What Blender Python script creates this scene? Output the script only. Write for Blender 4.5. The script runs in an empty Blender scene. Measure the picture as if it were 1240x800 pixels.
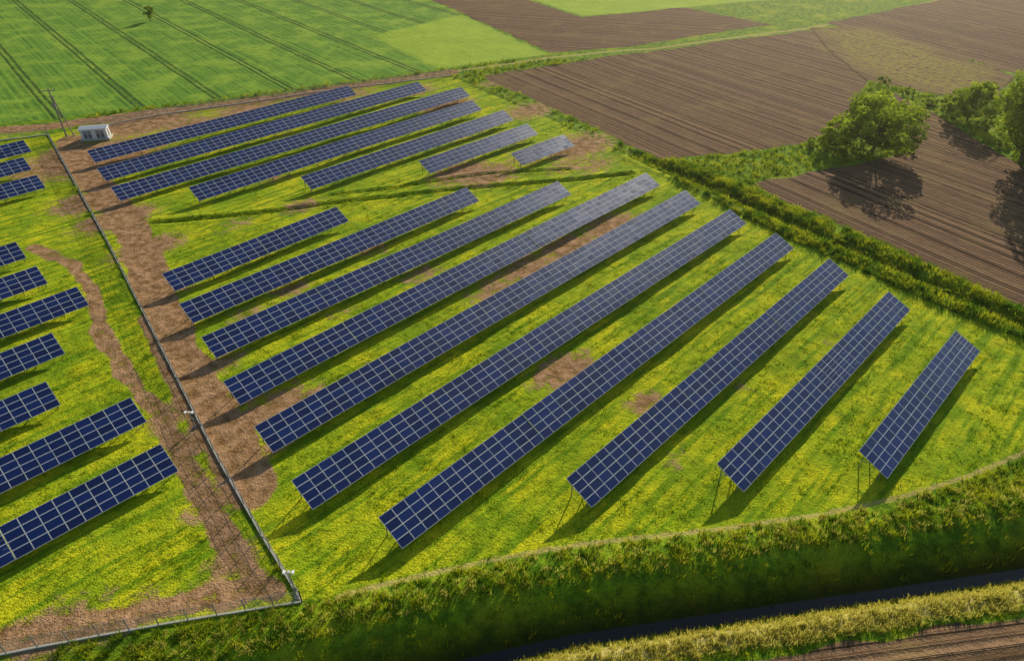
import bpy, math, numpy as np
from mathutils import Vector, Matrix
rng=np.random.default_rng(7)
scene=bpy.context.scene
scene.view_settings.view_transform='Standard'; scene.view_settings.look='None'; scene.view_settings.exposure=0

# ---------------------------------------------------------------- camera (24 mm drone camera, 60 m up)
F=827.0; PIT=math.radians(36.2); CP,SP=math.cos(PIT),math.sin(PIT); CH=60.0
def G(x,y,h=0.0):
    """survey: photograph measurement -> true position on the horizontal plane z=h"""
    u=x-620.0; v=y-400.0; D=v*CP+F*SP; t=(CH-h)/D
    return np.array([u*t, t*(F*CP-v*SP)])
def GL(pts,h=0.0): return np.array([G(a,b,h) for a,b in pts])
cam=bpy.data.cameras.new('camera'); co=bpy.data.objects.new('camera',cam); scene.collection.objects.link(co)
cam.sensor_width=36; cam.lens=F/1240*36; cam.clip_end=9000; cam.clip_start=0.5
co.location=(0,0,CH); co.rotation_euler=(math.pi/2-PIT,0,0); scene.camera=co

# ---------------------------------------------------------------- light
AZ,EL=math.radians(23.0),math.radians(21.0)
S=Vector((math.sin(AZ)*math.cos(EL),math.cos(AZ)*math.cos(EL),math.sin(EL)))
sl=bpy.data.lights.new('sun','SUN'); sl.energy=5; sl.angle=math.radians(0.5); sl.color=(1,0.91,0.72)
so=bpy.data.objects.new('sun',sl); scene.collection.objects.link(so); so.rotation_euler=S.to_track_quat('Z','Y').to_euler(); so.location=(150,250,150)
w=bpy.data.worlds.new('World'); scene.world=w; w.use_nodes=True; nt=w.node_tree
sky=nt.nodes.new('ShaderNodeTexSky'); sky.sky_type='NISHITA'; sky.sun_disc=False; sky.sun_elevation=EL; sky.sun_rotation=AZ
sky.air_density=1.2; sky.dust_density=1.2; sky.ozone_density=3.0
bg=nt.nodes['Background']; bg.inputs['Strength'].default_value=0.095; nt.links.new(sky.outputs[0],bg.inputs[0])

# ---------------------------------------------------------------- node helpers
class NB:
    def __init__(s,name):
        s.m=bpy.data.materials.new(name); s.m.use_nodes=True; s.t=s.m.node_tree; s.t.nodes.clear()
        s.out=s.t.nodes.new('ShaderNodeOutputMaterial'); s._pos=None
    def set(s,sock,v):
        if isinstance(v,bpy.types.NodeSocket): s.t.links.new(v,sock)
        elif isinstance(v,tuple) and len(v)==3 and sock.type=='RGBA': sock.default_value=(*v,1)
        else: sock.default_value=v
    def pos(s):
        if s._pos is None: s._pos=s.t.nodes.new('ShaderNodeNewGeometry').outputs['Position']
        return s._pos
    def M(s,op,a,b=0.0,c=0.0,clamp=False):
        n=s.t.nodes.new('ShaderNodeMath'); n.operation=op; n.use_clamp=clamp
        for i,x in enumerate((a,b,c)): s.set(n.inputs[i],x)
        return n.outputs[0]
    def mix(s,f,a,b,bt='MIX'):
        n=s.t.nodes.new('ShaderNodeMix'); n.data_type='RGBA'; n.blend_type=bt; n.clamp_factor=True
        s.set(n.inputs[0],f); s.set(n.inputs[6],a); s.set(n.inputs[7],b); return n.outputs[2]
    def noise(s,scale,det=4,rough=0.55,vec=None,dim='3D',wv=None):
        n=s.t.nodes.new('ShaderNodeTexNoise'); n.noise_dimensions=dim
        n.inputs['Scale'].default_value=scale; n.inputs['Detail'].default_value=det; n.inputs['Roughness'].default_value=rough
        if dim=='1D': s.set(n.inputs['W'],wv)
        else: s.set(n.inputs['Vector'],vec if vec is not None else s.pos())
        return n.outputs['Fac']
    def mapv(s,rot,scale,loc=(0,0,0),vec=None):
        n=s.t.nodes.new('ShaderNodeMapping'); s.set(n.inputs[0],vec if vec is not None else s.pos())
        n.inputs['Rotation'].default_value=(0,0,rot); n.inputs['Location'].default_value=loc
        n2=s.t.nodes.new('ShaderNodeMapping'); s.set(n2.inputs[0],n.outputs[0]); n2.inputs['Scale'].default_value=scale
        return n2.outputs[0]
    def attr(s,name):
        n=s.t.nodes.new('ShaderNodeAttribute'); n.attribute_name=name; return n.outputs['Fac']
    def step(s,v,a,b):
        n=s.t.nodes.new('ShaderNodeMapRange'); n.interpolation_type='SMOOTHSTEP'; s.set(n.inputs[0],v)
        n.inputs[1].default_value=a; n.inputs[2].default_value=b; return n.outputs[0]
    def bsdf(s,col,rough=0.8,metal=0.0,spec=0.3,normal=None):
        n=s.t.nodes.new('ShaderNodeBsdfPrincipled'); s.set(n.inputs['Base Color'],col); s.set(n.inputs['Roughness'],rough)
        s.set(n.inputs['Metallic'],metal); s.set(n.inputs['Specular IOR Level'],spec)
        if normal is not None: s.t.links.new(normal,n.inputs['Normal'])
        return n
    def bump(s,h,st,dist):
        n=s.t.nodes.new('ShaderNodeBump'); s.set(n.inputs['Height'],h); s.set(n.inputs['Strength'],st); n.inputs['Distance'].default_value=dist
        return n.outputs[0]
    def surf(s,o): s.t.links.new(o,s.out.inputs['Surface']); return s.m
def simple(name,col,rough=0.6,metal=0.0,ns=3.0,var=0.25,spec=0.3):
    b=NB(name); n=b.noise(ns,3); c=b.mix(n,tuple(x*(1-var) for x in col),tuple(min(1,x*(1+var)) for x in col))
    return b.surf(b.bsdf(c,rough,metal,spec).outputs[0])

ROWANG=math.radians(45)
YEL=(0.70,0.67,0.016); GRN=(0.17,0.32,0.008); OLV=(0.46,0.55,0.014)
def farm_grass(b):
    mid=b.noise(0.18,3,0.6)
    stv=b.mapv(-ROWANG,(0.07,0.85,1)); st=b.noise(1.0,3,0.62,vec=stv)
    c=b.mix(b.step(mid,0.40,0.66),OLV,YEL)
    c=b.mix(b.M('MULTIPLY',b.step(st,0.44,0.64),0.88),c,GRN)
    return c,mid
# ---------------------------------------------------------------- ground material
def ground_mat():
    b=NB('ground')
    g,mid=farm_grass(b)
    n1=b.noise(0.6,4,0.65); n2=b.noise(0.10,3,0.6); nf=b.noise(4.5,2,0.7)
    g=b.mix(b.M('MULTIPLY',b.step(nf,0.46,0.70),0.55),g,(0.08,0.12,0.005))
    g=b.mix(b.M('MULTIPLY',b.step(n1,0.51,0.68),0.62),g,(0.12,0.20,0.007))
    g=b.mix(b.M('MULTIPLY',b.step(n2,0.48,0.64),0.55),g,(0.16,0.30,0.01))
    jit=b.M('ADD',b.M('MULTIPLY',b.M('SUBTRACT',n1,0.5),1.3),b.M('MULTIPLY',b.M('SUBTRACT',nf,0.5),0.7))
    fur=b.attr('furrow')
    lush=b.mix(b.step(n1,0.35,0.65),(0.09,0.19,0.010),(0.28,0.42,0.015))
    lush=b.mix(b.step(n2,0.5,0.7),lush,(0.38,0.44,0.02))
    lush=b.mix(b.M('MULTIPLY',b.step(nf,0.5,0.7),0.6),lush,(0.04,0.08,0.006))
    c=b.mix(b.step(b.M('ADD',b.attr('farm'),b.M('MULTIPLY',jit,0.4)),0.35,0.65),lush,g)
    straw=b.mix(nf,(0.38,0.30,0.08),(0.68,0.56,0.20))
    c=b.mix(b.M('MULTIPLY',b.step(b.M('ADD',b.attr('straw'),b.M('MULTIPLY',jit,0.6)),0.4,0.8),0.85),c,straw)
    dirt=b.mix(b.step(n1,0.3,0.7),(0.22,0.10,0.046),(0.60,0.34,0.19))
    dirt=b.mix(b.M('MULTIPLY',b.step(nf,0.5,0.75),0.55),dirt,(0.13,0.07,0.035))
    c=b.mix(b.M('MULTIPLY',b.step(b.M('ADD',b.attr('dirt'),b.M('MULTIPLY',jit,0.75)),0.34,0.66),0.94),c,dirt)
    # wet ditch bed
    c=b.mix(b.M('MULTIPLY',b.attr('wet'),0.9),c,(0.022,0.032,0.008))
    # crop
    s1=b.noise(0.9,3,0.7,dim='1D',wv=fur)
    crop=b.mix(b.step(s1,0.3,0.7),(0.10,0.23,0.025),(0.25,0.45,0.045))
    crop=b.mix(b.step(n2,0.42,0.66),crop,(0.34,0.50,0.05))
    crop=b.mix(b.M('MULTIPLY',b.step(n1,0.45,0.7),0.35),crop,(0.09,0.20,0.02))
    crop=b.mix(b.M('MULTIPLY',b.step(nf,0.45,0.75),0.45),crop,(0.06,0.14,0.02))
    crop=b.mix(b.M('MULTIPLY',b.attr('bright'),0.6),crop,(0.50,0.62,0.05))
    pp=b.M('PINGPONG',b.M('SUBTRACT',fur,39.6-18.9*20),9.45)
    wd=b.M('ABSOLUTE',b.M('SUBTRACT',pp,0.85))
    tram=b.M('SUBTRACT',1.0,b.step(wd,0.25,0.55))
    tram=b.M('MULTIPLY',tram,b.step(b.attr('bright'),0.6,0.1))
    crop=b.mix(b.M('MULTIPLY',b.M('MULTIPLY',tram,b.step(n1,0.25,0.5)),0.85),crop,(0.035,0.06,0.015))
    c=b.mix(b.step(b.M('ADD',b.attr('crop'),b.M('MULTIPLY',jit,0.2)),0.42,0.58),c,crop)
    # ploughed soil
    f1=b.noise(0.75,4,0.9,dim='1D',wv=fur); f2=b.noise(0.13,3,0.6,dim='1D',wv=fur)
    wv=b.M('SINE',b.M('MULTIPLY',fur,2*math.pi/0.95))
    soil=b.mix(b.step(f1,0.38,0.62),(0.045,0.023,0.013),(0.33,0.195,0.11))
    soil=b.mix(b.M('MULTIPLY',b.step(f2,0.4,0.7),0.35),soil,(0.33,0.21,0.10))
    soil=b.mix(b.M('MULTIPLY',b.step(n1,0.45,0.7),0.4),soil,(0.10,0.055,0.032))
    soil=b.mix(b.M('MULTIPLY',b.step(n2,0.5,0.72),0.35),soil,(0.35,0.25,0.08))
    soil=b.mix(b.M('MULTIPLY',b.step(nf,0.5,0.8),0.5),soil,(0.05,0.03,0.02))
    soil=b.mix(b.M('MULTIPLY',b.M('MULTIPLY',b.attr('stubble'),b.step(n1,0.35,0.6)),0.6),soil,(0.46,0.40,0.06))
    smk=b.step(b.M('ADD',b.attr('soil'),b.M('MULTIPLY',jit,0.35)),0.42,0.58)
    c=b.mix(smk,c,soil)
    h=b.M('ADD',b.M('MULTIPLY',n1,0.9),b.M('MULTIPLY',nf,0.5))
    h=b.M('ADD',h,b.M('MULTIPLY',b.M('MULTIPLY',smk,b.M('ADD',b.M('MULTIPLY',wv,0.28),b.M('MULTIPLY',f1,1.1))),0.7))
    nrm=b.bump(h,0.9,0.34)
    return b.surf(b.bsdf(c,0.95,0,0.05,nrm).outputs[0])
# ---------------------------------------------------------------- terrain functions
TB={}
def vn(x,y,s,seed=0):
    if seed not in TB: TB[seed]=np.random.default_rng(1000+seed).random((256,256))
    T=TB[seed]; X=x/s+1000.0; Y=y/s+1000.0; xi=np.floor(X).astype(int); yi=np.floor(Y).astype(int)
    fx=X-xi; fy=Y-yi; fx=fx*fx*(3-2*fx); fy=fy*fy*(3-2*fy)
    a=T[xi%256,yi%256]; b=T[(xi+1)%256,yi%256]; c=T[xi%256,(yi+1)%256]; d=T[(xi+1)%256,(yi+1)%256]
    return (a*(1-fx)+b*fx)*(1-fy)+(c*(1-fx)+d*fx)*fy
def dpl(x,y,pts):
    best=np.full(x.shape,1e9); sg=np.ones(x.shape)
    for (ax,ay),(bx,by) in zip(pts[:-1],pts[1:]):
        dx,dy=bx-ax,by-ay; L2=dx*dx+dy*dy+1e-9
        t=np.clip(((x-ax)*dx+(y-ay)*dy)/L2,0,1); ex=x-ax-t*dx; ey=y-ay-t*dy
        d=np.hypot(ex,ey); m=d<best; best=np.where(m,d,best)
        sg=np.where(m,np.sign(dx*(y-ay)-dy*(x-ax)),sg)
    return best,sg
def sdp(x,y,pts):
    P=np.vstack([pts,pts[:1]]); d,_=dpl(x,y,P); ins=np.zeros(x.shape,bool)
    for (ax,ay),(bx,by) in zip(P[:-1],P[1:]):
        c=((ay>y)!=(by>y)); xx=(bx-ax)*(y-ay)/((by-ay) if abs(by-ay)>1e-9 else 1e-9)+ax
        ins^=(c&(x<xx))
    return np.where(ins,-d,d)
def sm(t): t=np.clip(t,0,1); return t*t*(3-2*t)

WATER=GL([(200,905),(330,862),(450,830),(600,793),(700,771),(850,749),(1000,727),(1240,692),(1420,650),(1700,560)],-2.2)
RDITCH=GL([(770,188),(880,236),(960,272),(1080,322),(1240,392),(1420,470),(1700,600)])
SWALE=GL([(185,270),(260,264),(340,255),(400,246),(480,238),(590,226),(690,218),(765,210)])
SWALE2=GL([(400,236),(480,228),(590,210),(690,205)])
FENCE_L=[(58,163),(130,292),(200,430),(262,552),(318,650),(366,729)]
BOT=[(366,729),(410,722),(470,706),(580,680),(700,659),(880,640),(1000,622),(1100,600),(1170,578),(1240,548),(1320,505)]
FARM=GL(FENCE_L+BOT[1:]+[(1330,450),(1240,412),(1080,345),(960,292),(900,262),(800,208),(700,160),(545,92),(400,108),(200,136),(75,160)])
LFARM=GL([(-500,215),(0,163),(52,160)]+[(a-6,b+2) for a,b in FENCE_L[1:]]+[(250,748),(0,793),(-350,850)])
CROP=GL([(-900,260),(-300,190),(0,150),(60,144),(130,136),(300,114),(470,93),(545,83),(600,74),(665,66),(520,0),(400,-55),(250,-110),(-900,-110)])
BRIGHT=GL([(452,44),(530,84),(600,74),(665,66),(560,18)])
G2=GL([(640,-2),(705,20),(800,12),(1020,-8),(960,-40),(560,-40)])
P=[GL(q) for q in [
 [(522,0),(668,64),(760,57),(935,30),(825,9),(705,22),(640,0),(600,-16),(480,-20)],
 [(582,92),(700,74),(985,36),(1015,60),(1052,98),(1020,150),(975,174),(900,184),(800,194),(700,146)],
 [(1000,28),(1130,2),(1240,-18),(1500,-60),(1700,60),(1500,140),(1240,92),(1180,74)],
 [(1075,108),(1140,142),(1240,203),(1420,290),(1650,420),(1650,560),(1420,448),(1240,371),(1080,300),(905,222),(990,208),(1108,182),(1100,140)],
]]
P.append(GL([(560,860),(700,828),(860,798),(1000,782),(1240,746),(1450,705),(1750,600),(1900,1100),(300,1100)]))
STUB=GL([(985,34),(1060,34),(1225,92),(1195,124),(1052,97),(1008,62)])
def fdir(a,b):
    d=G(*b)-G(*a); d/=np.linalg.norm(d); return np.array([-d[1],d[0]])
PN=[fdir((560,8),(930,30)),fdir((582,92),(800,190)),fdir((1000,28),(1240,92)),fdir((905,222),(1240,371)),fdir((860,798),(1240,746))]
TRK=[(GL([(84,170),(108,215),(150,262),(172,300),(187,350),(208,410),(238,470),(268,520),(292,560),(305,590)]),2.7,1.35),
     (GL([(40,300),(85,318),(112,350),(122,400),(150,450),(192,500),(232,575),(285,670),(330,715)]),1.1,0.8),
     (GL([(-60,790),(60,765),(180,742),(290,715)]),1.6,0.8)]
BLOB=[(110,190,12,1),(150,180,8,.9),(75,185,6,.7),(120,240,7,.9),(170,150,11,.9),(300,132,9,.75),(230,150,7,.75),(420,116,8,.65),(500,110,7,.7),(590,212,7,.8),(640,190,6,.6),(560,210,7,.8),
 (540,128,8,.75),(640,135,8,.7),(700,178,9,.8),(690,200,6,.6),(610,170,7,.6),(560,165,6,.45),(330,215,5,.5),(720,200,6,.6),(180,300,5,.9),(600,100,6,.6),(350,165,5,.45),(140,265,6,.9),
 (685,448,4.0,.85),(660,455,3,.7),(780,487,2.4,.75),(340,490,4,.8),(310,505,3,.9),(370,480,3,.65),(455,445,2.5,.5),(640,325,6,.75),(690,300,6,.8),(740,275,6,.8),(600,350,5,.65),(560,330,3,.45),
 (510,330,4,.6),(450,300,4,.6),(352,350,3,.7),(300,380,3,.6),(365,250,4,.7),(290,270,4,.5),(255,610,3,.7),(230,540,3,.8),(205,505,3,.7),(280,680,3,.7),(160,745,3,.7),
 (60,765,4,.7),(410,380,3,.45),(850,450,2.5,.45),(900,470,2.5,.4),(1010,420,3,.4),(820,560,2.4,.45),(940,520,2.2,.4),(270,440,3,.7),(240,380,3,.6),(290,480,3,.8),(330,540,2.5,.6),(215,350,3,.6)]
BLOB=[(G(a,b),r,s) for a,b,r,s in BLOB]
PERIM=GL(BOT[1:]); SPIN=GL([(545,88),(665,70),(800,58),(985,33),(1080,14),(1140,0),(1300,-40)]); EDGE2=GL([(548,88),(700,155),(800,203),(900,258)])
ROADT=GL([(-200,185),(0,158),(60,153),(160,140),(350,116),(545,88)])
FL=GL(FENCE_L)
def fields(x,y):
    R={}
    w=lambda sd,k=0.9:np.clip(0.5-sd/(2*k),0,1)
    wob=(vn(x,y,5,3)-.5)*1.6
    farm=np.maximum(w(sdp(x,y,FARM)+wob*.5),w(sdp(x,y,LFARM)+wob*.5)); R['farm']=farm
    soil=np.zeros_like(x); fur=np.zeros_like(x)
    for q,nn in zip(P,PN):
        m=w(sdp(x,y,q)+wob); fur=np.where(m>0.01,x*nn[0]+y*nn[1]+300,fur); soil=np.maximum(soil,m)
    sds=sdp(x,y,STUB); st=w(sds+wob*4+2,6); fur=np.where(sds<1.0,x*PN[2][0]+y*PN[2][1]+300,fur); soil=np.maximum(soil,w(sds-1+wob)); R['stubble']=st
    cr=np.maximum(w(sdp(x,y,CROP)+wob*.6),w(sdp(x,y,G2)+wob*.6))
    fur=np.where(cr>0.01,x*.772+y*.636+wob*.15,fur); R['crop']=cr
    R['bright']=np.maximum(w(sdp(x,y,BRIGHT)+wob,1.5),w(sdp(x,y,G2),1.5))
    R['soil']=soil; R['furrow']=fur
    dirt=np.zeros_like(x)
    for c,r,s in BLOB:
        dx,dy=x-c[0],y-c[1]; a=(dx*.713+dy*.701)/1.6; b=(dx*.701-dy*.713)
        dirt=np.maximum(dirt,s*np.exp(-(a*a+b*b)/(r*r)))
    for pts,wd,s in TRK:
        d,_=dpl(x,y,pts); e=d+(vn(x,y,3,5)-.5)*1.2
        k=sm((wd*1.5-e)/(wd*0.9)); k=k*(1-0.2*np.exp(-(d/0.45)**2)); dirt=np.maximum(dirt,s*k)
    drt,_=dpl(x,y,ROADT); dirt=np.maximum(dirt,.9*sm((3.4-drt)/1.2))
    R['dirt']=dirt
    dp,_=dpl(x,y,PERIM); sp=.85*np.exp(-(dp/0.5)**2)
    ds,_=dpl(x,y,SPIN); sp=np.maximum(sp,0.9*np.exp(-(ds/1.4)**2))
    de,_=dpl(x,y,EDGE2); sp=np.maximum(sp,0.6*np.exp(-(de/0.9)**2))
    dl,_=dpl(x,y,FL); sp=np.maximum(sp,0.75*np.exp(-(dl/0.35)**2))
    dw,sg=dpl(x,y,WATER); s=dw*sg; R['s']=s
    R['wet']=np.exp(-((s-.8)/1.8)**2)
    nb=sm((-s-0.9)/0.8)*sm((5.2+s)/1.2)*(1-soil); sp=np.maximum(sp,nb*0.8)
    R['straw']=sp
    dr,_=dpl(x,y,RDITCH); R['rd']=dr
    d1,_=dpl(x,y,SWALE); d2,_=dpl(x,y,SWALE2); R['sw']=np.minimum(d1,d2+.25)
    R['farm']=farm*(1-0.6*np.exp(-(R['sw']/0.7)**2))
    amp=np.clip(1.0-soil,0,1)
    z=(vn(x,y,17,11)-.5)*0.30+(vn(x,y,6,12)-.5)*0.14*amp+(vn(x,y,2.2,13)-.5)*0.12*amp
    z*=np.clip((500-np.hypot(x,y))/200,0,1)*sm((np.abs(s)-.6)/2)
    far=np.where(s>0,sm((s-0.35)/4.0),sm((-s-0.55)/2.8))
    z=z-2.7*(1-far)+0.45*np.exp(-((s-6.2)/1.6)**2)
    z=z-0.9*(1-sm((dr-0.4)/2.0))+0.3*np.exp(-((dr-3.2)/1.0)**2)
    z=z-0.5*np.exp(-(R['sw']/0.7)**2)+0.2*np.exp(-((R['sw']-1.3)/0.6)**2)
    R['z']=z
    return R
def hz(x,y): return fields(np.array([float(x)]),np.array([float(y)]))['z'][0]

def ax(lo,hi,dlo,dhi,st,mid=None):
    a=[dlo]
    while a[-1]<dhi: a.append(a[-1]+st(a[-1]))
    s=st(dhi); b=[a[-1]]
    while b[-1]<hi: s*=1.25; b.append(b[-1]+s)
    s=st(dlo); c=[dlo]
    while c[-1]>lo: s*=1.25; c.append(c[-1]-s)
    return np.array(c[:0:-1]+a+b[1:])
xs=ax(-4000,4000,-130,130,lambda v:0.5 if abs(v)<80 else 0.8)
xs=np.unique(np.concatenate([xs[(xs<-260)],np.arange(-260,-130,1.3),xs[(xs>=-130)&(xs<=130)],np.arange(131.3,260,1.3),xs[xs>260]]))
ys=ax(-1500,6000,22,380,lambda v:0.4 if v<100 else (0.6 if v<170 else 1.2))
X,Y=np.meshgrid(xs,ys); x=X.ravel(); y=Y.ravel()
R=fields(x,y)
nx,ny=len(xs),len(ys)
me=bpy.data.meshes.new('ground')
co3=np.stack([x,y,R['z']],1).astype(np.float32)
i=np.arange(nx*ny).reshape(ny,nx); q=np.stack([i[:-1,:-1],i[:-1,1:],i[1:,1:],i[1:,:-1]],-1).reshape(-1,4)
me.vertices.add(len(co3)); me.vertices.foreach_set('co',co3.ravel())
me.loops.add(q.size); me.loops.foreach_set('vertex_index',q.ravel().astype(np.int32))
me.polygons.add(len(q)); me.polygons.foreach_set('loop_start',(np.arange(len(q))*4).astype(np.int32)); me.polygons.foreach_set('loop_total',np.full(len(q),4,np.int32))
me.polygons.foreach_set('use_smooth',np.ones(len(q),bool))
me.update(calc_edges=True)
for k in ('farm','soil','furrow','crop','bright','dirt','straw','stubble','wet'):
    a=me.attributes.new(k,'FLOAT','POINT'); a.data.foreach_set('value',R[k].astype(np.float32))
me.materials.append(ground_mat())
go=bpy.data.objects.new('ground',me); scene.collection.objects.link(go)

# ---------------------------------------------------------------- mesh builder
class MB:
    def __init__(s): s.v=[]; s.f=[]; s.m=[]; s.uv={}
    def add(s,vs,fs,m=0):
        o=len(s.v); s.v+= [tuple(map(float,p)) for p in vs]
        for f in fs: s.f.append(tuple(o+k for k in f)); s.m.append(m)
    def box(s,c,a,b,d,m=0):
        c,a,b,d=[np.asarray(k,float) for k in (c,a,b,d)]
        vs=[c+i*a+j*b+k*d for k in (-1,1) for j in (-1,1) for i in (-1,1)]
        s.add(vs,[(0,2,3,1),(4,5,7,6),(0,1,5,4),(2,6,7,3),(0,4,6,2),(1,3,7,5)],m)
    def abox(s,c,h,m=0): s.box(c,(h[0],0,0),(0,h[1],0),(0,0,h[2]),m)
    def cyl(s,p0,p1,r0,r1,n=8,m=0):
        p0=Vector(p0);p1=Vector(p1); z=(p1-p0).normalized(); a=z.orthogonal().normalized(); b=z.cross(a)
        vs=[p0+(a*math.cos(2*math.pi*k/n)+b*math.sin(2*math.pi*k/n))*r0 for k in range(n)]+[p1+(a*math.cos(2*math.pi*k/n)+b*math.sin(2*math.pi*k/n))*r1 for k in range(n)]
        s.add(vs,[(k,(k+1)%n,n+(k+1)%n,n+k) for k in range(n)]+[tuple(range(n-1,-1,-1)),tuple(range(n,2*n))],m)
    def done(s,name,mats,parent=None,smooth=False,loc=None):
        me=bpy.data.meshes.new(name); me.from_pydata(s.v,[],s.f)
        for m in mats: me.materials.append(m)
        me.polygons.foreach_set('material_index',s.m)
        if smooth: me.polygons.foreach_set('use_smooth',[True]*len(s.f))
        me.update(); o=bpy.data.objects.new(name,me); scene.collection.objects.link(o)
        if parent: o.parent=parent
        if loc is not None: o.location=loc
        return o
def empty(name,loc=(0,0,0),rz=0):
    e=bpy.data.objects.new(name,None); e.location=loc; e.rotation_euler=(0,0,rz); scene.collection.objects.link(e); return e

# ---------------------------------------------------------------- warm haze volume, added for a golden glow towards the sun
hb=MB(); hb.abox((0,250,34),(600,500,38)); b=NB('added_glow_haze')
vs_=b.t.nodes.new('ShaderNodeVolumeScatter'); vs_.inputs['Color'].default_value=(1,0.93,0.76,1); vs_.inputs['Density'].default_value=0.00017; vs_.inputs['Anisotropy'].default_value=0.80
b.t.links.new(vs_.outputs[0],b.out.inputs['Volume']); hb.done('added_glow_haze',[b.m])

# ---------------------------------------------------------------- solar panel rows
def pv_mat():
    b=NB('photovoltaic_module'); uvn=b.t.nodes.new('ShaderNodeUVMap'); uvn.uv_map='UVMap'
    sp=b.t.nodes.new('ShaderNodeSeparateXYZ'); b.t.links.new(uvn.outputs[0],sp.inputs[0]); u,v=sp.outputs[0],sp.outputs[1]
    def edge(t,w): return b.M('SUBTRACT',1.0,b.step(b.M('MINIMUM',t,b.M('SUBTRACT',1.0,t)),w*0.8,w))
    fr=b.M('MAXIMUM',edge(u,0.021),edge(v,0.035))
    def cell(t,n,w): return edge(b.M('FRACT',b.M('MULTIPLY',t,float(n))),w)
    cl=b.M('MAXIMUM',cell(u,10,0.05),cell(v,6,0.05))
    tone=b.attr('tone')
    c=b.mix(tone,(0.003,0.010,0.065),(0.006,0.022,0.135))
    c=b.mix(b.M('MULTIPLY',cl,0.25),c,(0.06,0.12,0.32))
    c=b.mix(fr,c,(0.80,0.82,0.86))
    dust=b.noise(0.7,2)
    rg=b.M('ADD',0.29,b.M('MULTIPLY',dust,0.12))
    n=b.bsdf(c,rg,0.0,0.40); n.inputs['Specular Tint'].default_value=(0.62,0.78,1,1); n.inputs['Coat Weight'].default_value=0.9; n.inputs['Coat Roughness'].default_value=0.04
    return b.surf(n.outputs[0])
PV=pv_mat(); STEEL=simple('galvanised_steel',(0.30,0.31,0.32),0.5,0.6); BACK=simple('panel_back',(0.35,0.35,0.36),0.6)
SL=4.12; TILT=math.radians(24); LOW=1.05; MW=1.66; MH=SL/4
HIGH=LOW+SL*math.sin(TILT)
def panel_row(A,B):
    A=np.asarray(A);B=np.asarray(B); L=np.linalg.norm(B-A); r=(B-A)/L; d=np.array([r[1],-r[0]])
    n=max(2,int(round(L/MW))); C=(A+B)/2; vs=[];fs=[];ms=[];uvs=[];rn=[]
    lr=np.random.default_rng(int(abs(C[0]*31+C[1]*17)*10))
    zg=fields(np.array([A[0],C[0],B[0]]),np.array([A[1],C[1],B[1]]))['z'].clip(-.3,.3)
    mb=MB()
    per=12; ntab=max(1,round(n/per)); cuts=np.linspace(0,n,ntab+1).round().astype(int)
    half=n*MW/2
    R3=np.array([r[0],r[1],0]);D3=np.array([d[0],d[1],0]);Z=np.array([0,0,1.0])
    for t in range(ntab):
        a,bb=cuts[t],cuts[t+1]; dz=lr.normal(0,.02); dt=lr.normal(0,.004)+TILT
        s3=D3*math.cos(dt)-Z*math.sin(dt); nn=D3*math.sin(dt)+Z*math.cos(dt)
        x0,x1=a*MW-half+.02,bb*MW-half-.02
        def P3(xx,ss,up=0.0):
            zz=np.interp(xx,[-half,0,half],zg)
            return R3*xx+s3*ss+nn*up+Z*(zz+dz+(LOW+HIGH)/2)
        for i in range(a,bb):
            for j in range(4):
                xa=x0+(i-a)*(x1-x0)/(bb-a)+.012; xb=x0+(i-a+1)*(x1-x0)/(bb-a)-.012
                sa=-SL/2+j*MH+.012; sb=-SL/2+(j+1)*MH-.012
                e=lr.normal(0,.006,2)
                o=len(vs)
                for up in (-.04,0):
                    for (px,ps,sx,sy) in ((xa,sa,-1,-1),(xb,sa,1,-1),(xb,sb,1,1),(xa,sb,-1,1)):
                        vs.append(P3(px,ps,up+e[0]*sx+e[1]*sy))
                for f,m in (((4,7,6,5),0),((0,1,2,3),1),((0,4,5,1),2),((1,5,6,2),2),((2,6,7,3),2),((3,7,4,0),2)):
                    fs.append(tuple(o+k for k in f)); ms.append(m)
                    uvs+= [(0,0),(0,1),(1,1),(1,0)] if m==0 else [(.5,.5)]*4
                rr=lr.random(); rn+=[rr]*8
        for ss in (-1.5,-0.5,.5,1.5):
            mb.box(P3((x0+x1)/2,ss,-.08),R3*(x1-x0)/2,s3*.03,nn*.035)
        m=max(2,int(round((x1-x0)/3.4))+1)
        for k in range(m):
            xx=x0+.35+(x1-x0-.7)*k/(m-1)
            mb.box(P3(xx,0,-.16),R3*.035,s3*1.75,nn*.045)
            for ss in (-1.25,1.15):
                top=P3(xx,ss,-.2); bot=top.copy(); bot[2]=-0.45
                mb.box((top+bot)/2,R3*.05,D3*.05,Z*(top[2]-bot[2])/2)
            t1=P3(xx,-1.2,-.2); t1[2]-=0.9; t2=P3(xx,-.1,-.2); mb.cyl(t1,t2,.03,.03,6)
    o=len(vs); nv=len(vs)
    vs+= [np.array(p) for p in mb.v]
    for f in mb.f: fs.append(tuple(o+k for k in f)); ms.append(2); uvs+=[(.5,.5)]*len(f)
    me=bpy.data.meshes.new('solar_panel_row'); me.from_pydata([tuple(p) for p in vs],[],fs)
    for mt in (PV,BACK,STEEL): me.materials.append(mt)
    me.polygons.foreach_set('material_index',ms)
    ul=me.uv_layers.new(name='UVMap'); ul.data.foreach_set('uv',np.array(uvs,np.float32).ravel())
    at=me.attributes.new('tone','FLOAT','POINT'); at.data.foreach_set('value',np.array(rn+[0]*(len(vs)-nv),np.float32))
    me.update(); ob=bpy.data.objects.new('solar_panel_row',me); scene.collection.objects.link(ob); ob.location=(C[0],C[1],0)
    return L,math.degrees(math.atan2(r[1],r[0]))
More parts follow.
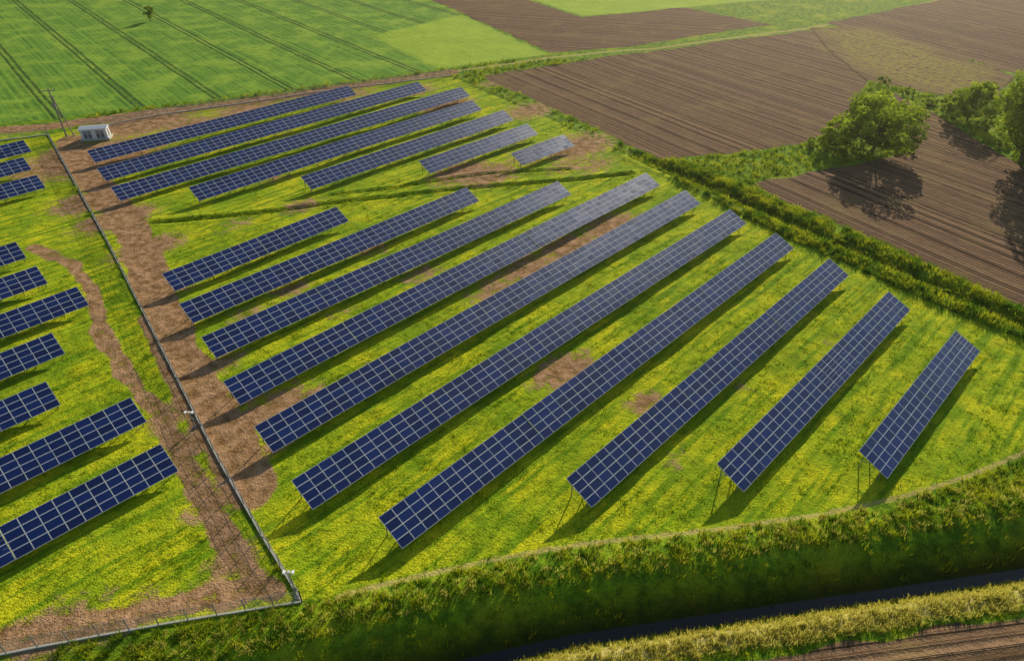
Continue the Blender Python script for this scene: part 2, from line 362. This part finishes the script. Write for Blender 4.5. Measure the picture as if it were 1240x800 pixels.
ROWS=[((1039,545),(1075,581),(1157,399),(1188,425)),((866,559),(904,596),(1075,353),(1102,377)),((684,578),(717,615),(1003,314),(1029,334)),
((457,625),(490,662),(938,283),(962,301)),((353,580),(382,615),(882,254),(905,270)),((308,515),(335,547),(828,231),(849,246)),
((270,460),(295,489),(780,210),(800,225)),((240,408),(262,436),(676,218),(693,236)),((213,368),(233,394),(566,226),(582,244)),((193,330),(212,354),(407,250),(425,268)),
((103,182),(117,199),(422,103),(432,117)),((116,203),(130,221),(505,98),(518,111)),((131,226),(146,245),(558,104),(571,118)),((228,226),(243,245),(572,121),(583,135)),
((363,212),(378,231),(610,132),(622,148)),((507,194),(521,213),(640,149),(650,165)),((619,183),(634,202),(683,163),(694,178))]
angs=[];
for hl,ll,hr,lr_ in ROWS:
    A=(G(*hl,HIGH)+G(*ll,LOW))/2; B=(G(*hr,HIGH)+G(*lr_,LOW))/2
    L,a=panel_row(A,B); angs.append((round(L,1),round(a,2)))
am=math.radians(np.average([a for L,a in angs[:10]],weights=[L for L,a in angs[:10]])); RD=np.array([math.cos(am),math.sin(am)])
for hr,lr_,L in [((30,169),(38,184),40),((29,190),(39,206),40),((45,209),(56,229),45),((22,292),(31,313),40),((44,320),(60,345),40),((90,346),(107,371),46),((65,402),(82,427),42),((58,460),(76,488),42),((160,479),(181,508),52),((197,535),(219,567),52)]:
    B=(G(*hr,HIGH)+G(*lr_,LOW))/2; panel_row(B-RD*L,B)

# ---------------------------------------------------------------- water in the ditch
def ribbon(name,pts,hw,z,mat):
    P2=[np.array(p) for p in pts]; vs=[];fs=[]
    for k,p in enumerate(P2):
        t=P2[min(k+1,len(P2)-1)]-P2[max(k-1,0)]; t/=np.linalg.norm(t); n=np.array([-t[1],t[0]])
        vs+=[(*(p+n*hw),z),(*(p-n*hw),z)]
        if k: o=2*k; fs.append((o-2,o-1,o+1,o))
    me=bpy.data.meshes.new(name); me.from_pydata(vs,[],fs); me.materials.append(mat)
    o=bpy.data.objects.new(name,me); scene.collection.objects.link(o); return o
b=NB('ditch_water'); nn=b.bump(b.noise(3.0,3),0.25,0.05)
WM=b.surf(b.bsdf((0.008,0.012,0.008),0.08,0,0.4,nn).outputs[0])
ribbon('ditch_water',WATER,0.6,-2.64,WM)

# ---------------------------------------------------------------- grass tufts (instanced)
def grass_mat(name,colf,trans=0.5,rv=.5):
    b=NB(name); c=colf(b); oi=b.t.nodes.new('ShaderNodeObjectInfo').outputs['Random']
    c=b.mix(b.M('MULTIPLY',oi,rv),c,b.mix(0.5,c,(0.03,0.05,0.005)))
    d=b.t.nodes.new('ShaderNodeBsdfDiffuse'); b.set(d.inputs[0],c)
    t=b.t.nodes.new('ShaderNodeBsdfTranslucent'); b.set(t.inputs[0],c)
    m=b.t.nodes.new('ShaderNodeMixShader'); m.inputs[0].default_value=trans
    b.t.links.new(d.outputs[0],m.inputs[1]); b.t.links.new(t.outputs[0],m.inputs[2]); return b.surf(m.outputs[0])
MG=grass_mat('short_grass',lambda b:b.mix(0.3,farm_grass(b)[0],(0.28,0.42,0.01)),.46,.45)
ML=grass_mat('lush_grass',lambda b:b.mix(b.step(b.noise(0.3,3),.35,.65),(0.12,0.24,0.010),(0.54,0.56,0.022)),.42)
MS=grass_mat('dry_grass',lambda b:b.mix(b.noise(0.8,3),(0.50,0.50,0.05),(0.78,0.66,0.16)))
def tuft_col(name,mat,h,rad,nbl,wd,k=4):
    c=bpy.data.collections.new(name)
    for j in range(k):
        lr=np.random.default_rng(j+int(h*100)); vs=[];fs=[]
        for i_ in range(nbl):
            a=lr.random()*6.283; rr=rad*math.sqrt(lr.random()); p=np.array([math.cos(a)*rr,math.sin(a)*rr,-.03])
            la=lr.random()*6.283; ln=lr.uniform(.15,.6)*h; hh=h*lr.uniform(.55,1.15); f=lr.random()*6.283; W=wd*lr.uniform(.7,1.3)
            q=np.array([math.cos(f),math.sin(f),0])*W; tip=p+np.array([math.cos(la)*ln,math.sin(la)*ln,hh]); midp=(p+tip)/2+np.array([0,0,hh*.12])-np.array([math.cos(la),math.sin(la),0])*ln*.15
            o=len(vs); vs+=[p-q,p+q,midp+q*.8,midp-q*.8,tip]; fs+=[(o,o+1,o+2,o+3),(o+3,o+2,o+4)]
        me=bpy.data.meshes.new(name+'_tuft'); me.from_pydata([tuple(v) for v in vs],[],fs); me.materials.append(mat)
        ob=bpy.data.objects.new(name+'_tuft',me); c.objects.link(ob)
    return c
def scatter(name,x,y,z,sc,col):
    n=len(x); me=bpy.data.meshes.new(name); me.vertices.add(n); print(name,n)
    me.vertices.foreach_set('co',np.stack([x,y,z],1).astype(np.float32).ravel())
    a=me.attributes.new('sc','FLOAT','POINT'); a.data.foreach_set('value',sc.astype(np.float32))
    ro=np.zeros((n,3),np.float32); ro[:,2]=rng.random(n)*6.283
    a=me.attributes.new('ro','FLOAT_VECTOR','POINT'); a.data.foreach_set('vector',ro.ravel())
    me.update(); ob=bpy.data.objects.new(name,me); scene.collection.objects.link(ob)
    g=bpy.data.node_groups.new(name,'GeometryNodeTree')
    g.interface.new_socket('Geometry',in_out='INPUT',socket_type='NodeSocketGeometry'); g.interface.new_socket('Geometry',in_out='OUTPUT',socket_type='NodeSocketGeometry')
    gi=g.nodes.new('NodeGroupInput'); gout=g.nodes.new('NodeGroupOutput'); ip=g.nodes.new('GeometryNodeInstanceOnPoints'); ci=g.nodes.new('GeometryNodeCollectionInfo')
    ci.inputs['Collection'].default_value=col; ci.inputs['Separate Children'].default_value=True; ci.inputs['Reset Children'].default_value=True
    ip.inputs['Pick Instance'].default_value=True
    na=g.nodes.new('GeometryNodeInputNamedAttribute'); na.data_type='FLOAT'; na.inputs['Name'].default_value='sc'
    nr=g.nodes.new('GeometryNodeInputNamedAttribute'); nr.data_type='FLOAT_VECTOR'; nr.inputs['Name'].default_value='ro'
    er=g.nodes.new('FunctionNodeEulerToRotation')
    L=g.links.new; L(gi.outputs[0],ip.inputs['Points']); L(ci.outputs[0],ip.inputs['Instance'])
    L(nr.outputs[0],er.inputs[0]); L(er.outputs[0],ip.inputs['Rotation']); L(na.outputs[0],ip.inputs['Scale']); L(ip.outputs[0],gout.inputs[0])
    md=ob.modifiers.new('scatter','NODES'); md.node_group=g; return ob
C1=tuft_col('short_grass',MG,.22,.34,8,.030); C2=tuft_col('lush_grass',ML,.70,.35,10,.045); C3=tuft_col('dry_grass',MS,.65,.35,10,.045)
def samp(n,x0,x1,y0,y1):
    x=rng.uniform(x0,x1,n); y=rng.uniform(y0,y1,n); return x,y,fields(x,y)
acc=[]
for n,bx,s0 in ((36000,(-75,100,28,112),1.1),(6000,(-110,110,112,190),1.6)):
    x,y,R=samp(n,*bx); keep=(R['farm']>.6)&(R['dirt']+ (vn(x,y,1.5,21)-.5)*.8<.42)&(rng.random(n)<0.12+1.1*vn(x,y,2.6,22)**1.6); acc.append((x[keep],y[keep],R['z'][keep],(s0*rng.uniform(.5,1.5,n))[keep]))
scatter('meadow_grass',*[np.concatenate(k) for k in zip(*acc)],C1)
x,y,R=samp(85000,-75,130,22,150)
s=R['s']; ok=(R['farm']<.4)&(R['soil']<.3)&(R['crop']<.3)&(R['dirt']<.5)&(R['straw']<.5)
bank=ok&(s>1.0)&(s<14)&(rng.random(len(x))<np.where(s<4.5,.22,.8)); rdm=ok&(R['rd']<6)&(s>14)
oth=ok&(s>=14)&(R['rd']>=6)&(rng.random(len(x))<.3); near=ok&(s<-0.5)
k=bank|rdm|oth|near
scl=np.where(rdm,rng.uniform(.6,1.8,len(x)),np.where(bank,rng.uniform(.5,1.3,len(x)),rng.uniform(.3,.8,len(x))))
a1=(x[k],y[k],R['z'][k],scl[k])
x2,y2,R2=samp(22000,-110,150,100,230)
k2=(R2['farm']<.4)&(R2['soil']<.35)&(R2['crop']<.3)&(R2['dirt']<.4)&(R2['straw']<.5)
a2=(x2[k2],y2[k2],R2['z'][k2],rng.uniform(.6,1.8,k2.sum()))
x3,y3,R3_=samp(30000,-90,40,95,150); k3=(np.abs(R3_['sw']-.5)<.55)&(rng.random(len(x3))<1.2*vn(x3,y3,5,31))
a3=(x3[k3],y3[k3],R3_['z'][k3],rng.uniform(.35,.8,k3.sum()))
scatter('verge_grass',*[np.concatenate(q_) for q_ in zip(a1,a2,a3)],C2)
x,y,R=samp(60000,-40,100,22,70); k=(R['s']<-0.8)&(R['s']>-5)&(R['soil']<.45)
k|=(R['s']>4.6)&(R['s']<9.5)&(R['farm']<.4)&(rng.random(len(x))<.22)
scatter('dry_bank_grass',x[k],y[k],R['z'][k],rng.uniform(.5,1.1,k.sum()),C3)

# ---------------------------------------------------------------- trees
def leaf_mat(name,c0,c1):
    b=NB(name); a=b.attr('tone'); c=b.mix(a,c0,c1)
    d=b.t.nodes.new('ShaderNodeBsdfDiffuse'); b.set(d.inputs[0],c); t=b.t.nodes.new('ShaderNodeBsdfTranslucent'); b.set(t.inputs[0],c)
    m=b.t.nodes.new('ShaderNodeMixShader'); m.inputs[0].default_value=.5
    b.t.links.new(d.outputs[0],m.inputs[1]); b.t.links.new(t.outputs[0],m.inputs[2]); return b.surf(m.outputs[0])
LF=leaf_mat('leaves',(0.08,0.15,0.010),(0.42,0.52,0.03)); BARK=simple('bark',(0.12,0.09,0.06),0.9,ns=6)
def tree(name,px,py,H,Wd,seed,ncl=60,nl=90,ls=.30,cb=.22):
    lr=np.random.default_rng(seed); bx,by=G(px,py); z0=hz(bx,by)
    mb=MB(); top=np.array([lr.normal(0,.4),lr.normal(0,.4),H*.72]); p=np.array([0,0,-.3]); r=H*.028
    trunk=[p]
    for k in range(1,7):
        q_=np.array([0,0,-.3])*(1-k/6)+top*(k/6)+lr.normal(0,.15,3)*[1,1,0]; mb.cyl(p,q_,r*(1-(k-1)/7),r*(1-k/7),8); p=q_; trunk.append(q_)
    cls=[]
    while len(cls)<ncl:
        u=lr.normal(0,1,3); u/=np.linalg.norm(u); rad=lr.uniform(.35,1)**.5
        lobe=1+.25*math.sin(3*math.atan2(u[1],u[0])+seed)+lr.normal(0,.08)
        c=np.array([u[0]*Wd/2*rad*lobe,u[1]*Wd/2*rad*lobe,H*(cb+1)/2+u[2]*H*(1-cb)/2*rad*(.95)])
        cls.append(c)
    for c in cls[::2]:
        t=trunk[int(np.clip(c[2]/H*6*.7,1,5))]; m_=(t+c)/2+np.array([0,0,-.05*H]); mb.cyl(t,m_,r*.38,r*.22,5); mb.cyl(m_,c,r*.22,r*.06,5)
    nb=len(mb.v); rn=[0.0]*nb; V=[];Fc=[]
    for c in cls:
        cr=lr.uniform(.07,.135)*(H+Wd)/2; sh=np.clip(.25+.6*(c[2]/H)+lr.normal(0,.22),0,1)  # leaf tone goes lighter towards the crown top, plus random spread
        pts=lr.normal(0,1,(nl,3)); pts/=np.linalg.norm(pts,axis=1)[:,None]; pts*=(lr.uniform(.3,1,(nl,1))**.4)*cr*np.array([1.15,1.15,.8])
        for p_ in pts:
            a=lr.normal(0,1,3); a/=np.linalg.norm(a); b_=np.cross(a,lr.normal(0,1,3)); b_/=np.linalg.norm(b_)
            s_=ls*lr.uniform(.6,1.3); o=nb+len(V); q_=c+p_
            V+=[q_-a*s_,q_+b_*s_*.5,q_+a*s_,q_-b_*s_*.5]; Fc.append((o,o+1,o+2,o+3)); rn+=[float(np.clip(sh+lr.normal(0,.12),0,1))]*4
    mb.v+=[tuple(v) for v in V]; mb.f+=Fc; mb.m+=[1]*len(Fc)
    ob=mb.done(name,[BARK,LF],loc=(bx,by,z0)); at=ob.data.attributes.new('tone','FLOAT','POINT'); at.data.foreach_set('value',np.array(rn,np.float32)); return ob
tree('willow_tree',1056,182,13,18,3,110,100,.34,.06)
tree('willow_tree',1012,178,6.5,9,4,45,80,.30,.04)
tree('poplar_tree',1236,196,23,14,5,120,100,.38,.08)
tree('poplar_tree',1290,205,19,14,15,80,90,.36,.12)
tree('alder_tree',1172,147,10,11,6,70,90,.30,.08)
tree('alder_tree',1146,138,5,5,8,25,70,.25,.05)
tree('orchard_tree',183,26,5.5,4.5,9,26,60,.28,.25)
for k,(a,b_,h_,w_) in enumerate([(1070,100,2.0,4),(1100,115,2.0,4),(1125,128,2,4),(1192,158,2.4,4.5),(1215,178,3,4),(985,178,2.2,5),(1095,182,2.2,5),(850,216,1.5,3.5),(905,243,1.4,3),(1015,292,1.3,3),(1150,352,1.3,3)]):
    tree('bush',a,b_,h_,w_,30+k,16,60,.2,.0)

# ---------------------------------------------------------------- fence
b=NB('chain_link'); m=b.t.nodes.new('ShaderNodeMixShader'); m.inputs[0].default_value=.22
tr=b.t.nodes.new('ShaderNodeBsdfTransparent'); ds=b.bsdf(b.mix(b.noise(2),(0.45,0.47,0.42),(0.6,0.6,0.55)),.5,.3)
b.t.links.new(tr.outputs[0],m.inputs[1]); b.t.links.new(ds.outputs[0],m.inputs[2]); LINK=b.surf(m.outputs[0])
CONC=simple('concrete',(0.55,0.54,0.46),0.9)
def fence(pts,h=1.9,step=2.5):
    P2=GL(pts); mb=MB(); seg=np.linalg.norm(np.diff(P2,axis=0),axis=1); cum=np.concatenate([[0],np.cumsum(seg)]); n=int(cum[-1]/step)
    tt=np.linspace(0,cum[-1],n+1); xx=np.interp(tt,cum,P2[:,0]); yy=np.interp(tt,cum,P2[:,1]); zz=fields(xx,yy)['z']
    prev=None
    for a,c,z in zip(xx,yy,zz):
        mb.abox((a,c,z+h/2-.2),(.04,.04,h/2+.2),0); cur=Vector((a,c,z))
        if prev is not None:
            for k in (.05,.5,1.0,1.5,1.85): mb.cyl(prev+Vector((0,0,k)),cur+Vector((0,0,k)),.014,.014,4,0)
            mb.add([prev+Vector((0,0,.05)),cur+Vector((0,0,.05)),cur+Vector((0,0,h-.05)),prev+Vector((0,0,h-.05))],[(0,1,2,3)],1)
            t=(cur-prev)/2; s_=Vector((-t.y,t.x,0)).normalized(); mb.box((cur+prev)/2+Vector((0,0,.06)),t,s_*.09,(0,0,.12),2)
        prev=cur
    return mb.done('chain_link_fence',[STEEL,LINK,CONC])
fence(FENCE_L); fence([(366,729),(250,748),(120,770),(0,793),(-150,822)]); fence([(58,163),(0,170),(-200,186)])
fence([(100,158),(200,138),(400,110),(546,92)])
# ---------------------------------------------------------------- poles, kiosk
WHITE=simple('white_paint',(0.78,0.78,0.76),0.5,var=.06); GREY=simple('grey_paint',(0.3,0.31,0.32),0.5); DARK=simple('dark_plastic',(0.03,0.03,0.035),0.4); WOOD=simple('weathered_wood',(0.30,0.25,0.20),0.85)
def cctv(px,py,h,name='camera_pole'):
    a,c=G(px,py); z=hz(a,c); e=empty(name,(a,c,z))
    mb=MB(); mb.cyl((0,0,-.3),(0,0,h),.08,.05,10); mb.abox((0,0,.1),(.2,.2,.1)); mb.abox((.0,0,h-.05),(.45,.03,.03)); mb.abox((0,.12,1.3),(.16,.08,.24)); mb.done('pole',[STEEL],e)
    mb=MB(); mb.box((.42,-.1,h+.12),(.10,0,0),(0,.2,-.05),(0,.03,.09)); mb.box((-.42,-.1,h+.12),(.10,0,0),(0,.2,-.05),(0,.03,.09)); mb.abox((0,0,h+.08),(.12,.12,.06)); mb.done('camera_housing',[WHITE],e)
cctv(360,724,4.2); cctv(236,518,2.6)
a,c=G(81,166); e=empty('utility_pole',(a,c,hz(a,c)),math.radians(20))
mb=MB(); mb.cyl((0,0,-.5),(0,0,11.5),.22,.14,10); mb.cyl((1.7,0,-.5),(.2,0,9.5),.15,.12,8); mb.done('pole',[WOOD],e)
mb=MB(); mb.abox((0,.16,11.0),(1.3,.09,.09)); mb.abox((0,.16,9.6),(.7,.08,.08)); mb.abox((0,-.3,7.6),(.35,.25,.4)); mb.done('crossarm',[GREY],e)
mb=MB(); [mb.cyl((k,.16,11.07),(k,.16,11.35),.07,.05,8) for k in (-1.2,0,1.2)]; mb.done('insulators',[DARK],e)
a,c=G(118,168); e=empty('transformer_kiosk',(a,c,hz(a,c)+.1),math.radians(12))
mb=MB(); mb.abox((0,0,.05),(3.2,1.5,.2)); mb.done('plinth',[CONC],e)
mb=MB(); mb.abox((0,0,1.35),(2.9,1.2,1.1)); mb.done('walls',[WHITE],e)
mb=MB(); mb.add([(-3.1,-1.4,2.47),(3.1,-1.4,2.47),(3.1,1.4,2.47),(-3.1,1.4,2.47),(-3.1,-1.4,2.6),(3.1,-1.4,2.6),(3.1,1.4,2.6),(-3.1,1.4,2.6),(-3.1,0,2.95),(3.1,0,2.95)],
  [(3,2,1,0),(0,1,5,4),(2,3,7,6),(4,5,9,8),(6,7,8,9),(1,2,6,9,5),(3,0,4,8,7)]); mb.done('roof',[simple('roof_sheet',(0.62,0.66,0.7),.4)],e)
mb=MB(); [mb.abox((k,-1.215,1.25),(.42,.02,.95)) for k in (-1.9,-.95,.9,1.85)]; mb.abox((2.915,0,1.3),(.02,.5,.95)); mb.done('doors',[GREY],e)
mb=MB(); [mb.abox((k,-1.245,.7+j*.12),(.3,.012,.03)) for k in (-1.9,-.95,.9,1.85) for j in range(5)]; mb.done('louvres',[DARK],e)
